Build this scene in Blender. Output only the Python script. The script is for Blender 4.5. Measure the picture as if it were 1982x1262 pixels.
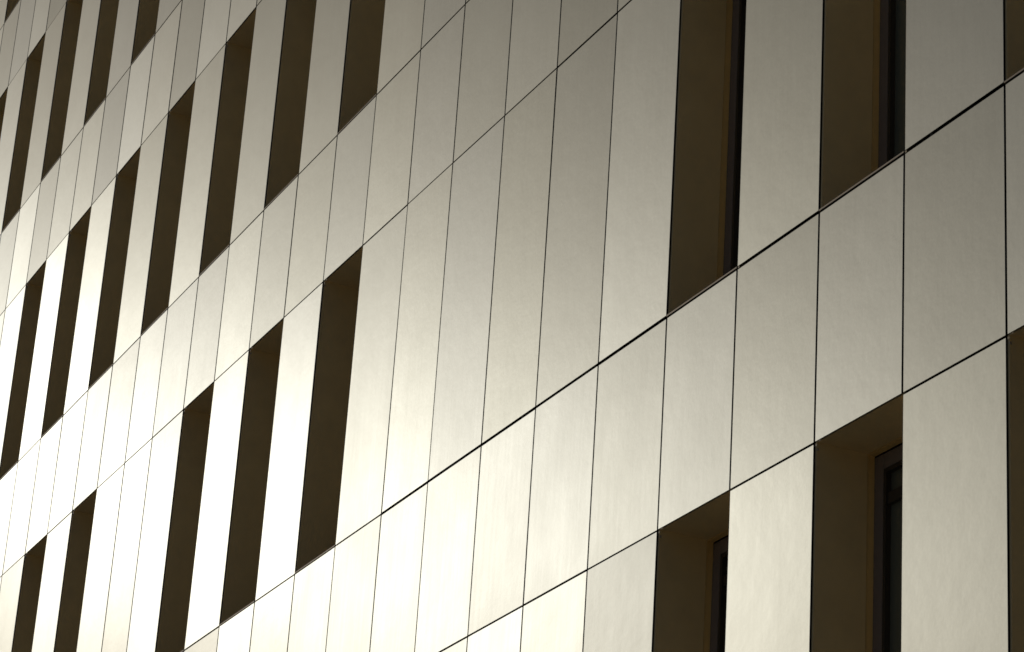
import bpy, bmesh, math, random
from mathutils import Matrix, Vector

random.seed(11)
S = bpy.context.scene
COL = S.collection
for o in list(bpy.data.objects):
    bpy.data.objects.remove(o, do_unlink=True)

# ------------------------------------------------------------------ camera
UNIT = 6.6                                   # metres from the lens to the facade plane
R = [[0.4295639049084705, -0.06217805334011639, 0.900893301829919],
     [-0.3267211148191277, 0.9193409734453024, 0.2192384265495086],
     [-0.8418599436548375, -0.3885177785216418, 0.37460081559096625]]
EYE = Vector((0.0, -UNIT, 1.6))
def to_world(b):
    return Vector((b[0], b[2], -b[1]))
RIGHT, DOWN, FWD = (to_world(r) for r in R)
cam_data = bpy.data.cameras.new('camera')
cam = bpy.data.objects.new('camera', cam_data)
COL.objects.link(cam)
UP = -DOWN
BACK = -FWD
cam.matrix_world = Matrix(((RIGHT.x, UP.x, BACK.x, EYE.x),
                           (RIGHT.y, UP.y, BACK.y, EYE.y),
                           (RIGHT.z, UP.z, BACK.z, EYE.z),
                           (0, 0, 0, 1)))
cam_data.sensor_fit = 'HORIZONTAL'
cam_data.sensor_width = 36.0
cam_data.lens = 97.056
cam_data.clip_start = 0.1
cam_data.clip_end = 2000.0
S.camera = cam

# ------------------------------------------------------------------ sky and sun
SUN_EL = math.radians(18.3)
SUN_AZ = math.radians(68.8)                  # from the facade's normal towards its far end
sun_dir = Vector((-math.sin(SUN_AZ) * math.cos(SUN_EL), -math.cos(SUN_AZ) * math.cos(SUN_EL), math.sin(SUN_EL)))
world = bpy.data.worlds.new('World')
S.world = world
world.use_nodes = True
wnt = world.node_tree
sky = wnt.nodes.new('ShaderNodeTexSky')
sky.sky_type = 'NISHITA'
sky.sun_disc = False
sky.sun_elevation = SUN_EL
sky.sun_rotation = math.atan2(sun_dir.x, sun_dir.y) % (2 * math.pi)
sky.air_density = 1.0
sky.dust_density = 2.1
sky.ozone_density = 1.0
wnt.links.new(sky.outputs[0], wnt.nodes['Background'].inputs[0])
wnt.nodes['Background'].inputs[1].default_value = 0.15

sun_data = bpy.data.lights.new('sun', 'SUN')
sun_data.energy = 2.0
sun_data.angle = math.radians(0.5)
sun_data.color = (1.0, 0.995, 0.99)
sun = bpy.data.objects.new('sun', sun_data)
sun.rotation_euler = sun_dir.to_track_quat('Z', 'Y').to_euler()
sun.location = sun_dir * 60
COL.objects.link(sun)

S.view_settings.view_transform = 'Standard'
S.view_settings.look = 'None'
S.view_settings.gamma = 1.0
S.view_settings.exposure = -3.11
S.view_settings.use_curve_mapping = False
S.cycles.filter_width = 1.6
S.cycles.max_bounces = 8
S.cycles.glossy_bounces = 5
S.cycles.sample_clamp_indirect = 4.0

# ------------------------------------------------------------------ materials
def new_mat(name):
    m = bpy.data.materials.new(name)
    m.use_nodes = True
    nt = m.node_tree
    return m, nt, nt.nodes['Principled BSDF']

def node(nt, kind, **kw):
    n = nt.nodes.new(kind)
    for k, v in kw.items():
        setattr(n, k, v)
    return n

def math_node(nt, op, a, b=None):
    n = node(nt, 'ShaderNodeMath', operation=op)
    for i, x in enumerate((a, b)):
        if x is None: continue
        if isinstance(x, (int, float)): n.inputs[i].default_value = x
        else: nt.links.new(x, n.inputs[i])
    return n.outputs[0]

def scaled_noise(nt, vec, scale, xyz=(1, 1, 1), detail=3.0, rough=0.55):
    mp = node(nt, 'ShaderNodeMapping')
    mp.inputs['Scale'].default_value = xyz
    nt.links.new(vec, mp.inputs['Vector'])
    n = node(nt, 'ShaderNodeTexNoise')
    n.inputs['Scale'].default_value = scale
    n.inputs['Detail'].default_value = detail
    n.inputs['Roughness'].default_value = rough
    nt.links.new(mp.outputs[0], n.inputs['Vector'])
    return n.outputs['Fac']

def ramp(nt, fac, lo, hi, a=0.0, b=1.0):
    n = node(nt, 'ShaderNodeMapRange')
    n.inputs['From Min'].default_value = lo
    n.inputs['From Max'].default_value = hi
    n.inputs['To Min'].default_value = a
    n.inputs['To Max'].default_value = b
    nt.links.new(fac, n.inputs['Value'])
    return n.outputs[0]

def panel_material():
    """anodised champagne aluminium sheet, a little wavy, streaked by rain"""
    m, nt, bs = new_mat('champagne_aluminium')
    tc = node(nt, 'ShaderNodeTexCoord')
    info = node(nt, 'ShaderNodeObjectInfo')
    off = math_node(nt, 'MULTIPLY', info.outputs['Random'], 61.0)
    comb = node(nt, 'ShaderNodeCombineXYZ')
    for k in 'XYZ':
        nt.links.new(off, comb.inputs[k])
    add = node(nt, 'ShaderNodeVectorMath', operation='ADD')
    nt.links.new(tc.outputs['Object'], add.inputs[0])
    nt.links.new(comb.outputs[0], add.inputs[1])
    vec = add.outputs[0]
    # colour: batch tone, soft clouding, grain, thin streaks
    tone = node(nt, 'ShaderNodeMix', data_type='RGBA')
    tone.inputs[6].default_value = (0.547, 0.548, 0.470, 1)
    tone.inputs[7].default_value = (0.543, 0.547, 0.486, 1)
    nt.links.new(info.outputs['Random'], tone.inputs[0])
    streak = scaled_noise(nt, vec, 1.0, (34, 34, 0.9), 4.0, 0.6)
    cloud = scaled_noise(nt, vec, 2.2, (1, 1, 0.7), 4.0, 0.6)
    grain = scaled_noise(nt, vec, 95.0, (1, 1, 0.8), 4.0, 0.75)
    v = math_node(nt, 'ADD', ramp(nt, streak, 0.3, 0.7, 0.975, 1.01), ramp(nt, cloud, 0.3, 0.7, -0.022, 0.02))
    v = math_node(nt, 'ADD', v, ramp(nt, grain, 0.3, 0.7, -0.04, 0.04))
    mul = node(nt, 'ShaderNodeMix', data_type='RGBA', blend_type='MULTIPLY')
    mul.inputs[0].default_value = 1.0
    nt.links.new(tone.outputs[2], mul.inputs[6])
    nt.links.new(v, mul.inputs[7])
    nt.links.new(mul.outputs[2], bs.inputs['Base Color'])
    bs.inputs['Metallic'].default_value = 1.0
    r = math_node(nt, 'ADD', ramp(nt, cloud, 0.3, 0.7, -0.012, 0.012), ramp(nt, streak, 0.3, 0.7, -0.007, 0.007))
    batch = node(nt, 'ShaderNodeTexWhiteNoise', noise_dimensions='1D')
    nt.links.new(info.outputs['Random'], batch.inputs['W'])
    r = math_node(nt, 'ADD', r, ramp(nt, batch.outputs['Value'], 0, 1, ROUGH - 0.018, ROUGH + 0.018))
    nt.links.new(r, bs.inputs['Roughness'])
    wave = scaled_noise(nt, vec, 1.5, (1, 1, 1.1), 5.0, 0.6)
    geo = node(nt, 'ShaderNodeNewGeometry')
    sub = node(nt, 'ShaderNodeVectorMath', operation='SUBTRACT')
    nt.links.new(info.outputs['Color'], sub.inputs[0])
    sub.inputs[1].default_value = (0.5, 0.5, 0.5)
    off_n = node(nt, 'ShaderNodeVectorMath', operation='SCALE')
    nt.links.new(sub.outputs[0], off_n.inputs[0])
    off_n.inputs['Scale'].default_value = 0.1
    bowed = node(nt, 'ShaderNodeVectorMath', operation='ADD')
    nt.links.new(geo.outputs['Normal'], bowed.inputs[0])
    nt.links.new(off_n.outputs[0], bowed.inputs[1])
    unit = node(nt, 'ShaderNodeVectorMath', operation='NORMALIZE')
    nt.links.new(bowed.outputs[0], unit.inputs[0])
    b1 = node(nt, 'ShaderNodeBump')
    nt.links.new(unit.outputs[0], b1.inputs['Normal'])
    b1.inputs['Strength'].default_value = 1.0
    b1.inputs['Distance'].default_value = 0.0022
    nt.links.new(wave, b1.inputs['Height'])
    b2 = node(nt, 'ShaderNodeBump')
    b2.inputs['Strength'].default_value = 0.22
    b2.inputs['Distance'].default_value = 0.0003
    nt.links.new(grain, b2.inputs['Height'])
    nt.links.new(b1.outputs[0], b2.inputs['Normal'])
    nt.links.new(b2.outputs[0], bs.inputs['Normal'])
    return m

def simple(name, col, rough, metal=0.0, spread=0.06, scale=6.0, bump=0.0):
    m, nt, bs = new_mat(name)
    tc = node(nt, 'ShaderNodeTexCoord')
    n = scaled_noise(nt, tc.outputs['Object'], scale, (1, 1, 1), 5.0, 0.6)
    mul = node(nt, 'ShaderNodeMix', data_type='RGBA', blend_type='MULTIPLY')
    mul.inputs[0].default_value = 1.0
    mul.inputs[6].default_value = (*col, 1)
    nt.links.new(ramp(nt, n, 0.25, 0.75, 1 - spread, 1 + spread), mul.inputs[7])
    nt.links.new(mul.outputs[2], bs.inputs['Base Color'])
    nt.links.new(ramp(nt, n, 0.25, 0.75, rough - 0.03, rough + 0.03), bs.inputs['Roughness'])
    bs.inputs['Metallic'].default_value = metal
    if bump:
        b = node(nt, 'ShaderNodeBump')
        b.inputs['Distance'].default_value = bump
        nt.links.new(n, b.inputs['Height'])
        nt.links.new(b.outputs[0], bs.inputs['Normal'])
    return m

def glass_material():
    m = bpy.data.materials.new('tinted_glass')
    m.use_nodes = True
    nt = m.node_tree
    nt.nodes.remove(nt.nodes['Principled BSDF'])
    fr = node(nt, 'ShaderNodeFresnel')
    fr.inputs['IOR'].default_value = 1.9
    tr = node(nt, 'ShaderNodeBsdfTransparent')
    tr.inputs['Color'].default_value = (0.40, 0.47, 0.44, 1)
    gl = node(nt, 'ShaderNodeBsdfGlossy')
    gl.inputs['Color'].default_value = (0.85, 0.9, 0.88, 1)
    gl.inputs['Roughness'].default_value = 0.02
    mx = node(nt, 'ShaderNodeMixShader')
    nt.links.new(fr.outputs[0], mx.inputs[0])
    nt.links.new(tr.outputs[0], mx.inputs[1])
    nt.links.new(gl.outputs[0], mx.inputs[2])
    df = node(nt, 'ShaderNodeBsdfDiffuse')
    df.inputs['Color'].default_value = (0.42, 0.45, 0.38, 1)
    pane_lift = node(nt, 'ShaderNodeMixShader')
    pane_lift.inputs[0].default_value = 0.45  # pale diffuse mixed in to brighten the dark pane, standing in for reflected light
    nt.links.new(mx.outputs[0], pane_lift.inputs[1])
    nt.links.new(df.outputs[0], pane_lift.inputs[2])
    nt.links.new(pane_lift.outputs[0], nt.nodes['Material Output'].inputs['Surface'])
    return m

ROUGH = 0.42
M_PANEL = panel_material()
M_BRONZE = simple('bronze_lining', (0.92, 0.745, 0.435), 0.5, 0.0, 0.06, 5.0, 0.0004)
M_TRIM = simple('brass_coloured_trim', (0.88, 0.64, 0.28), 0.45, 0.0, 0.05, 8.0)
M_FRAME = simple('dark_window_frame', (0.30, 0.265, 0.275), 0.45, 0.0, 0.08, 14.0)
M_SASH = simple('black_sash', (0.05, 0.047, 0.046), 0.4, 0.0, 0.08, 14.0)
M_MEMBRANE = simple('black_membrane', (0.03, 0.024, 0.02), 0.85, 0.0, 0.2, 9.0)
M_CORE = simple('black_panel_core', (0.02, 0.018, 0.016), 0.8, 0.0, 0.1, 20.0)
M_SILL = simple('satin_sill', (0.38, 0.34, 0.28), 0.6, 1.0, 0.06, 10.0)
M_STEEL = simple('bright_steel', (0.6, 0.6, 0.6), 0.35, 1.0, 0.05, 20.0)
M_PLASTER = simple('interior_plaster', (0.30, 0.29, 0.27), 0.9, 0.0, 0.05, 3.0)
M_ROOF = simple('roof_felt', (0.08, 0.08, 0.08), 0.9, 0.0, 0.15, 5.0)
M_GLASS = glass_material()
M_ASPHALT = simple('asphalt', (0.05, 0.05, 0.05), 0.9, 0.0, 0.25, 30.0, 0.003)
M_PAVE = simple('concrete_paving', (0.46, 0.425, 0.365), 0.85, 0.0, 0.15, 4.0, 0.002)
M_KERB = simple('granite_kerb', (0.30, 0.29, 0.28), 0.8, 0.0, 0.15, 22.0, 0.001)
M_GROUND = simple('dry_earth', (0.24, 0.21, 0.15), 0.95, 0.0, 0.3, 0.4, 0.02)

# ------------------------------------------------------------------ mesh helpers
def box(bm, x0, x1, y0, y1, z0, z1):
    v = [bm.verts.new(p) for p in ((x0, y0, z0), (x1, y0, z0), (x1, y1, z0), (x0, y1, z0),
                                   (x0, y0, z1), (x1, y0, z1), (x1, y1, z1), (x0, y1, z1))]
    for f in ((3, 2, 1, 0), (4, 5, 6, 7), (0, 1, 5, 4), (1, 2, 6, 5), (2, 3, 7, 6), (3, 0, 4, 7)):
        bm.faces.new([v[i] for i in f])

def mesh(name, bm, mat):
    me = bpy.data.meshes.new(name)
    bm.to_mesh(me)
    bm.free()
    me.materials.append(mat)
    return me

def link(name, me, parent=None, loc=(0, 0, 0), kind=None, label=None):
    o = bpy.data.objects.new(name, me)
    o.location = loc
    COL.objects.link(o)
    if parent: o.parent = parent
    if kind: o['kind'] = kind
    if label: o['label'] = label
    return o

def box_mesh(name, mat, *dims):
    bm = bmesh.new()
    for d in dims: box(bm, *d)
    return mesh(name, bm, mat)

# ------------------------------------------------------------------ facade grid
WIDE = 0.12817188 * UNIT
NARROW = 0.12040302 * UNIT
U0 = -1.42724358 * UNIT
STEP = (0.19240587 + 0.35856458) * UNIT
SPAN = 0.19240587 * UNIT
BAND = 0.35856458 * UNIT
Z0 = 1.6 + 0.73841328 * UNIT                 # head of the lowest window row in view

# kinds of column between joint i and joint i+1, counted leftwards from joint 0
def col_kind(i):
    if 0 <= i <= 9:
        return 'WNWNWWNWNW'[i]
    if i > 9:
        return 'N' if i % 2 == 0 else 'W'
    return 'N' if i % 2 == 1 else 'W'        # to the right of joint 0
FIRST, LAST = -16, 38
X = {0: U0}
for i in range(0, LAST):
    X[i + 1] = X[i] - (WIDE if col_kind(i) == 'W' else NARROW)
for i in range(-1, FIRST - 1, -1):
    X[i] = X[i + 1] + (WIDE if col_kind(i) == 'W' else NARROW)
X_LEFT, X_RIGHT = X[LAST], X[FIRST]

# horizontal bands, bottom to top: (z0, z1, window row number or None, joint below, joint above)
WB1 = Z0 - BAND
bands = [(0.18, WB1 - SPAN, None), (WB1 - SPAN, WB1, None), (WB1, Z0, 1)]
z = Z0
for row in (2, 3, 4, 5):
    bands.append((z, z + SPAN, None))
    bands.append((z + SPAN, z + STEP, row))
    z += STEP
bands.append((z, z + SPAN, None))
TOP = z + SPAN
DEEP = 0.345                                 # face of the window frames behind the panels
CAV = 0.06                                   # cavity behind the panels

WINDOWS = {
    1: [-5, -3, -1, 1, 3, 8, 12, 14, 18, 20],
    2: [-7, -5, -1, 1, 3, 10, 12, 14, 18, 20, 24],
    3: [-3, -1, 3, 10, 12, 14, 16, 18, 20, 22, 26],
    4: [-1, 1, 8, 12, 14, 18, 20, 22, 24, 26],
    5: [1, 3, 10, 12, 16, 18, 20, 24, 26],
}
# ------------------------------------------------------------------ setting
def sheet(name, mat, x0, x1, y0, y1, z0, z1):
    return link(name, box_mesh(name, mat, (x0, x1, y0, y1, z0, z1)), kind='structure')
sheet('ground', M_GROUND, -600, 600, -600, 600, -1.0, -0.16)
sheet('road', M_ASPHALT, -300, 300, -62.0, -54.2, -0.155, -0.12)
sheet('kerb', M_KERB, -300, 300, -54.2, -54.0, -0.158, 0.004)
sheet('pavement', M_PAVE, -300, 300, -54.0, 0.05, -0.157, 0.0)

# ------------------------------------------------------------------ building shell
building = bpy.data.objects.new('office_building', None)
building.location = (0, 0, 0)
COL.objects.link(building)
building['label'] = 'tall office building clad in glossy champagne metal panels with narrow recessed windows'
building['category'] = 'building'

# black membrane wall behind the panels, pierced where the windows stand
bm = bmesh.new()
for (z0, z1, row) in bands:
    if row is None:
        box(bm, X_LEFT, X_RIGHT, CAV, 0.40, z0 + 0.022, z1)
        continue
    z1 += 0.02                               # room for the head lining
    right = X_RIGHT
    for i in sorted(WINDOWS[row]):
        box(bm, X[i], right, CAV, 0.40, z0, z1)
        right = X[i + 1]
    box(bm, X_LEFT, right, CAV, 0.40, z0, z1)
link('backing_wall', mesh('backing_wall', bm, M_MEMBRANE), building)
link('side_wall', box_mesh('side_wall', M_PLASTER, (X_LEFT, X_LEFT + 0.3, 0.41, 15.7, 0.0, TOP)), building)
link('side_wall', box_mesh('side_wall', M_PLASTER, (X_RIGHT - 0.3, X_RIGHT, 0.41, 15.7, 0.0, TOP)), building)
link('rear_wall', box_mesh('rear_wall', M_PLASTER, (X_LEFT, X_RIGHT, 15.71, 16.0, 0.0, TOP)), building)
link('roof', box_mesh('roof', M_ROOF, (X_LEFT - 0.02, X_RIGHT + 0.02, -0.01, 16.02, TOP + 0.01, TOP + 0.25)), building)
link('plinth', box_mesh('plinth', M_KERB, (X_LEFT, X_RIGHT, 0.01, 0.40, 0.003, 0.17)), building)
slab_me = box_mesh('floor_slab', M_PLASTER, (X_LEFT + 0.31, X_RIGHT - 0.31, 0.42, 15.70, -0.15, 0.15))
for k in range(-1, 5):
    link('floor_slab', slab_me, building, (0, 0, Z0 + SPAN * 0.5 + STEP * k))

# ------------------------------------------------------------------ panels
def panel_mesh(w, h):
    """flat sheet 4 mm thick with eased edges, folded back a little at its rim"""
    bm = bmesh.new()
    e, t = 0.0010, 0.003
    ring = []
    for (ins, y) in ((e, 0.0), (0.0, e * 0.8), (0.0, t)):
        a, b = w / 2 - ins, h / 2 - ins
        ring.append([bm.verts.new(p) for p in ((-a, y, -b), (a, y, -b), (a, y, b), (-a, y, b))])
    bm.faces.new(ring[0])
    for r0, r1 in zip(ring, ring[1:]):
        for k in range(4):
            bm.faces.new((r0[k], r1[k], r1[(k + 1) % 4], r0[(k + 1) % 4]))
    bm.faces.new(list(reversed(ring[2])))
    bmesh.ops.recalc_face_normals(bm, faces=bm.faces)
    me = mesh('panel', bm, M_PANEL)
    me.materials.append(M_CORE)              # black core of the composite sheet shows at its cut edge
    for p in me.polygons:
        if abs(p.normal.y) < 0.2: p.material_index = 1
    return me

def project(p):
    d = p - EYE
    zc = d.dot(FWD)
    if zc < 0.2: return None
    f = 97.056 / 36 * 1982
    return 991 + f * d.dot(RIGHT) / zc, 631 + f * d.dot(DOWN) / zc

def seen_area(x0, x1, z0, z1):
    """pixels of the photograph the panel covers, clipped to the frame"""
    n, hit = 8, 0
    c = [project(Vector((x, 0, zz))) for x, zz in ((x0, z0), (x1, z0), (x1, z1), (x0, z1))]
    if any(p is None for p in c): return 0.0
    area = abs(sum(c[k][0] * c[(k + 1) % 4][1] - c[(k + 1) % 4][0] * c[k][1] for k in range(4))) / 2
    for i in range(n):
        for j in range(n):
            p = project(Vector((x0 + (x1 - x0) * (i + .5) / n, 0, z0 + (z1 - z0) * (j + .5) / n)))
            if p and 0 <= p[0] <= 1982 and 0 <= p[1] <= 1262: hit += 1
    return area * hit / (n * n)

def gap_v(i):
    return 0.015 if i < 11 else 0.021 if i < 16 else 0.027
def gap_h(j, i):                             # height of the joint at the top of band j
    if j == 3 and i > 8: return 0.013        # the wide movement joint closes up past joint 9
    return (0.012, 0.018, 0.011, 0.020, 0.011, 0.013, 0.011, 0.013, 0.011, 0.013, 0.011, 0.01)[j]

# how far each sheet is drawn out of true by its fixings (normal offset sideways, upwards);
# a few in view are visibly greyer or brighter than their neighbours: (band, column)
SPECIAL = {(5, 16): (0.004, 0.016), (5, 15): (0.003, 0.012), (3, 6): (0.0, -0.014), (3, 5): (0.0, 0.003),
           (4, 9): (0.0, 0.004), (4, 5): (0.0, 0.021), (4, 6): (0.0, 0.015), (4, 7): (0.0, 0.008), (2, 0): (0.0, 0.0), (2, 2): (0.0, -0.003), (4, 0): (0.0, -0.004),
           (4, 8): (0.0, 0.006), (5, 11): (0.0, 0.012), (5, 9): (0.0, -0.003), (6, 7): (0.0, 0.008),
           (6, 6): (0.0, 0.003), (3, 4): (0.0, 0.004), (3, 3): (0.0, 0.002), (5, 7): (0.0, 0.010), (5, 8): (0.0, 0.004)}
cells = []
for j, (z0, z1, row) in enumerate(bands):
    for i in range(FIRST, LAST):
        if row and i in WINDOWS[row]: continue
        lo = gap_h(j - 1, i) / 2 if j else 0.0
        hi = gap_h(j, i) / 2
        za, zb = z0 + lo, z1 - hi
        w = X[i] - X[i + 1] - gap_v(i)
        h = zb - za
        cx = (X[i] + X[i + 1]) / 2 + random.gauss(0, 0.0006)
        cz = (za + zb) / 2 + random.gauss(0, 0.0005)
        tilt = (random.gauss(0, 0.03), random.gauss(0, 0.02))
        bow = SPECIAL.get((j, i)) or (random.gauss(0, 0.012), random.gauss(0, 0.0165))
        yy = random.uniform(-0.0002, 0.0002)
        cells.append((seen_area(X[i + 1], X[i], z0, z1), w, h, (cx, yy, cz), tilt, bow))
cells.sort(key=lambda c: -c[0])
cache = {}
far = bmesh.new()
for n, (area, w, h, loc, tilt, bow) in enumerate(cells):
    key = (round(w, 3), round(h, 3))
    if key not in cache: cache[key] = panel_mesh(w, h)
    me = cache[key]
    rot = (math.radians(tilt[0]), 0.0, math.radians(tilt[1]))
    if n < 298:
        p = link('panel', me, building, loc)
        p.rotation_euler = rot
        p.color = (0.5 + bow[0] * 10, 0.5, 0.5 + bow[1] * 10, 1.0)
    else:
        tmp = me.copy()
        tmp.transform(Matrix.Translation(loc) @ Matrix.Rotation(rot[2], 4, 'Z') @ Matrix.Rotation(rot[0], 4, 'X'))
        far.from_mesh(tmp)
        bpy.data.meshes.remove(tmp)
far_me = mesh('panel_field', far, M_PANEL)
far_me.materials.append(M_CORE)
field = link('panel', far_me, building, kind='stuff',
             label='remaining champagne metal panels of the facade')
field.color = (0.5, 0.5, 0.5, 1.0)

# ------------------------------------------------------------------ windows
W = NARROW                                   # clear opening, joint to joint
HW = W / 2
FR = 0.078                                   # face width of the frame
DB = 0.010                                   # lining starts this far behind the panel face
window_protos = {
    # outer frame: the window's own mesh, origin at the middle of the sill line
    'window': box_mesh('window', M_FRAME,
        (-HW + 0.012, -HW + 0.012 + FR, DEEP, DEEP + 0.09, 0.0, BAND - 0.012),
        (HW - 0.012 - FR, HW - 0.012, DEEP, DEEP + 0.09, 0.0, BAND - 0.012),
        (-HW + 0.012 + FR, HW - 0.012 - FR, DEEP + 0.001, DEEP + 0.089, 0.0, FR * 1.35),
        (-HW + 0.012 + FR, HW - 0.012 - FR, DEEP + 0.001, DEEP + 0.089, BAND - 0.012 - FR, BAND - 0.012)),
}
iw = HW - 0.012 - FR                         # half width inside the frame
SB = 0.022
sash_dims = (
    (-iw, -iw + SB, DEEP + 0.003, DEEP + 0.085, FR * 1.35, BAND - 0.012 - FR),
    (iw - SB, iw, DEEP + 0.003, DEEP + 0.085, FR * 1.35, BAND - 0.012 - FR),
    (-iw + SB, iw - SB, DEEP + 0.004, DEEP + 0.084, FR * 1.35, FR * 1.35 + SB),
    (-iw + SB, iw - SB, DEEP + 0.004, DEEP + 0.084, BAND - 0.012 - FR - SB, BAND - 0.012 - FR))
TR = BAND - 0.012 - FR - 0.19
parts = [
    ('sash', box_mesh('sash', M_SASH, *sash_dims)),
    ('transom', box_mesh('transom', M_SASH, (-iw + SB, iw - SB, DEEP + 0.010, DEEP + 0.083, TR, TR + 0.06))),
    ('pane', box_mesh('pane', M_GLASS, (-iw + SB, iw - SB, DEEP + 0.034, DEEP + 0.042, FR * 1.35 + SB, TR))),
    ('pane', box_mesh('pane', M_GLASS, (-iw + SB, iw - SB, DEEP + 0.034, DEEP + 0.042, TR + 0.06, BAND - 0.012 - FR - SB))),
    ('jamb_lining', box_mesh('jamb_lining', M_BRONZE, (-HW - 0.006, -HW + 0.008, DB, DEEP - 0.040, 0.0035, BAND + 0.005))),
    ('jamb_lining', box_mesh('jamb_lining', M_BRONZE, (HW - 0.008, HW + 0.006, DB, DEEP - 0.040, 0.0035, BAND + 0.005))),
    ('head_lining', box_mesh('head_lining', M_BRONZE, (-HW - 0.006, HW + 0.006, 0.013, DEEP - 0.040, BAND + 0.004, BAND + 0.014))),
    ('trim', box_mesh('trim', M_TRIM,
        (-HW - 0.004, -HW + 0.014, DEEP - 0.038, DEEP - 0.002, 0.0035, BAND - 0.0035),
        (HW - 0.014, HW + 0.004, DEEP - 0.038, DEEP - 0.002, 0.0035, BAND - 0.0035),
        (-HW - 0.004, HW + 0.004, DEEP - 0.039, DEEP - 0.001, BAND - 0.003, BAND + 0.010))),
    ('sill', box_mesh('sill', M_SILL,
        (-HW + 0.001, HW - 0.001, 0.001, DEEP + 0.02, 0.0012, 0.0030),
        (-HW + 0.001, HW - 0.001, -0.003, 0.001, 0.0010, 0.0100))),
    ('bracket', box_mesh('bracket', M_STEEL,
        (-HW + 0.004, -HW + 0.009, 0.010, 0.022, BAND - 0.040, BAND - 0.026))),
]
first = None
for row, cols in WINDOWS.items():
    zb = Z0 - BAND + STEP * (row - 1)
    for i in cols:
        loc = ((X[i] + X[i + 1]) / 2, 0.0, zb)
        if first is None:
            first = link('window', window_protos['window'], building, loc)
            for nm, me in parts: link(nm, me, first).color = (0.5, 0.5, 0.5, 1.0)
        else:
            c = first.copy()
            COL.objects.link(c)
            c.parent = building
            c.location = loc
            for ch in list(first.children):
                d = ch.copy()
                COL.objects.link(d)
                d.parent = c
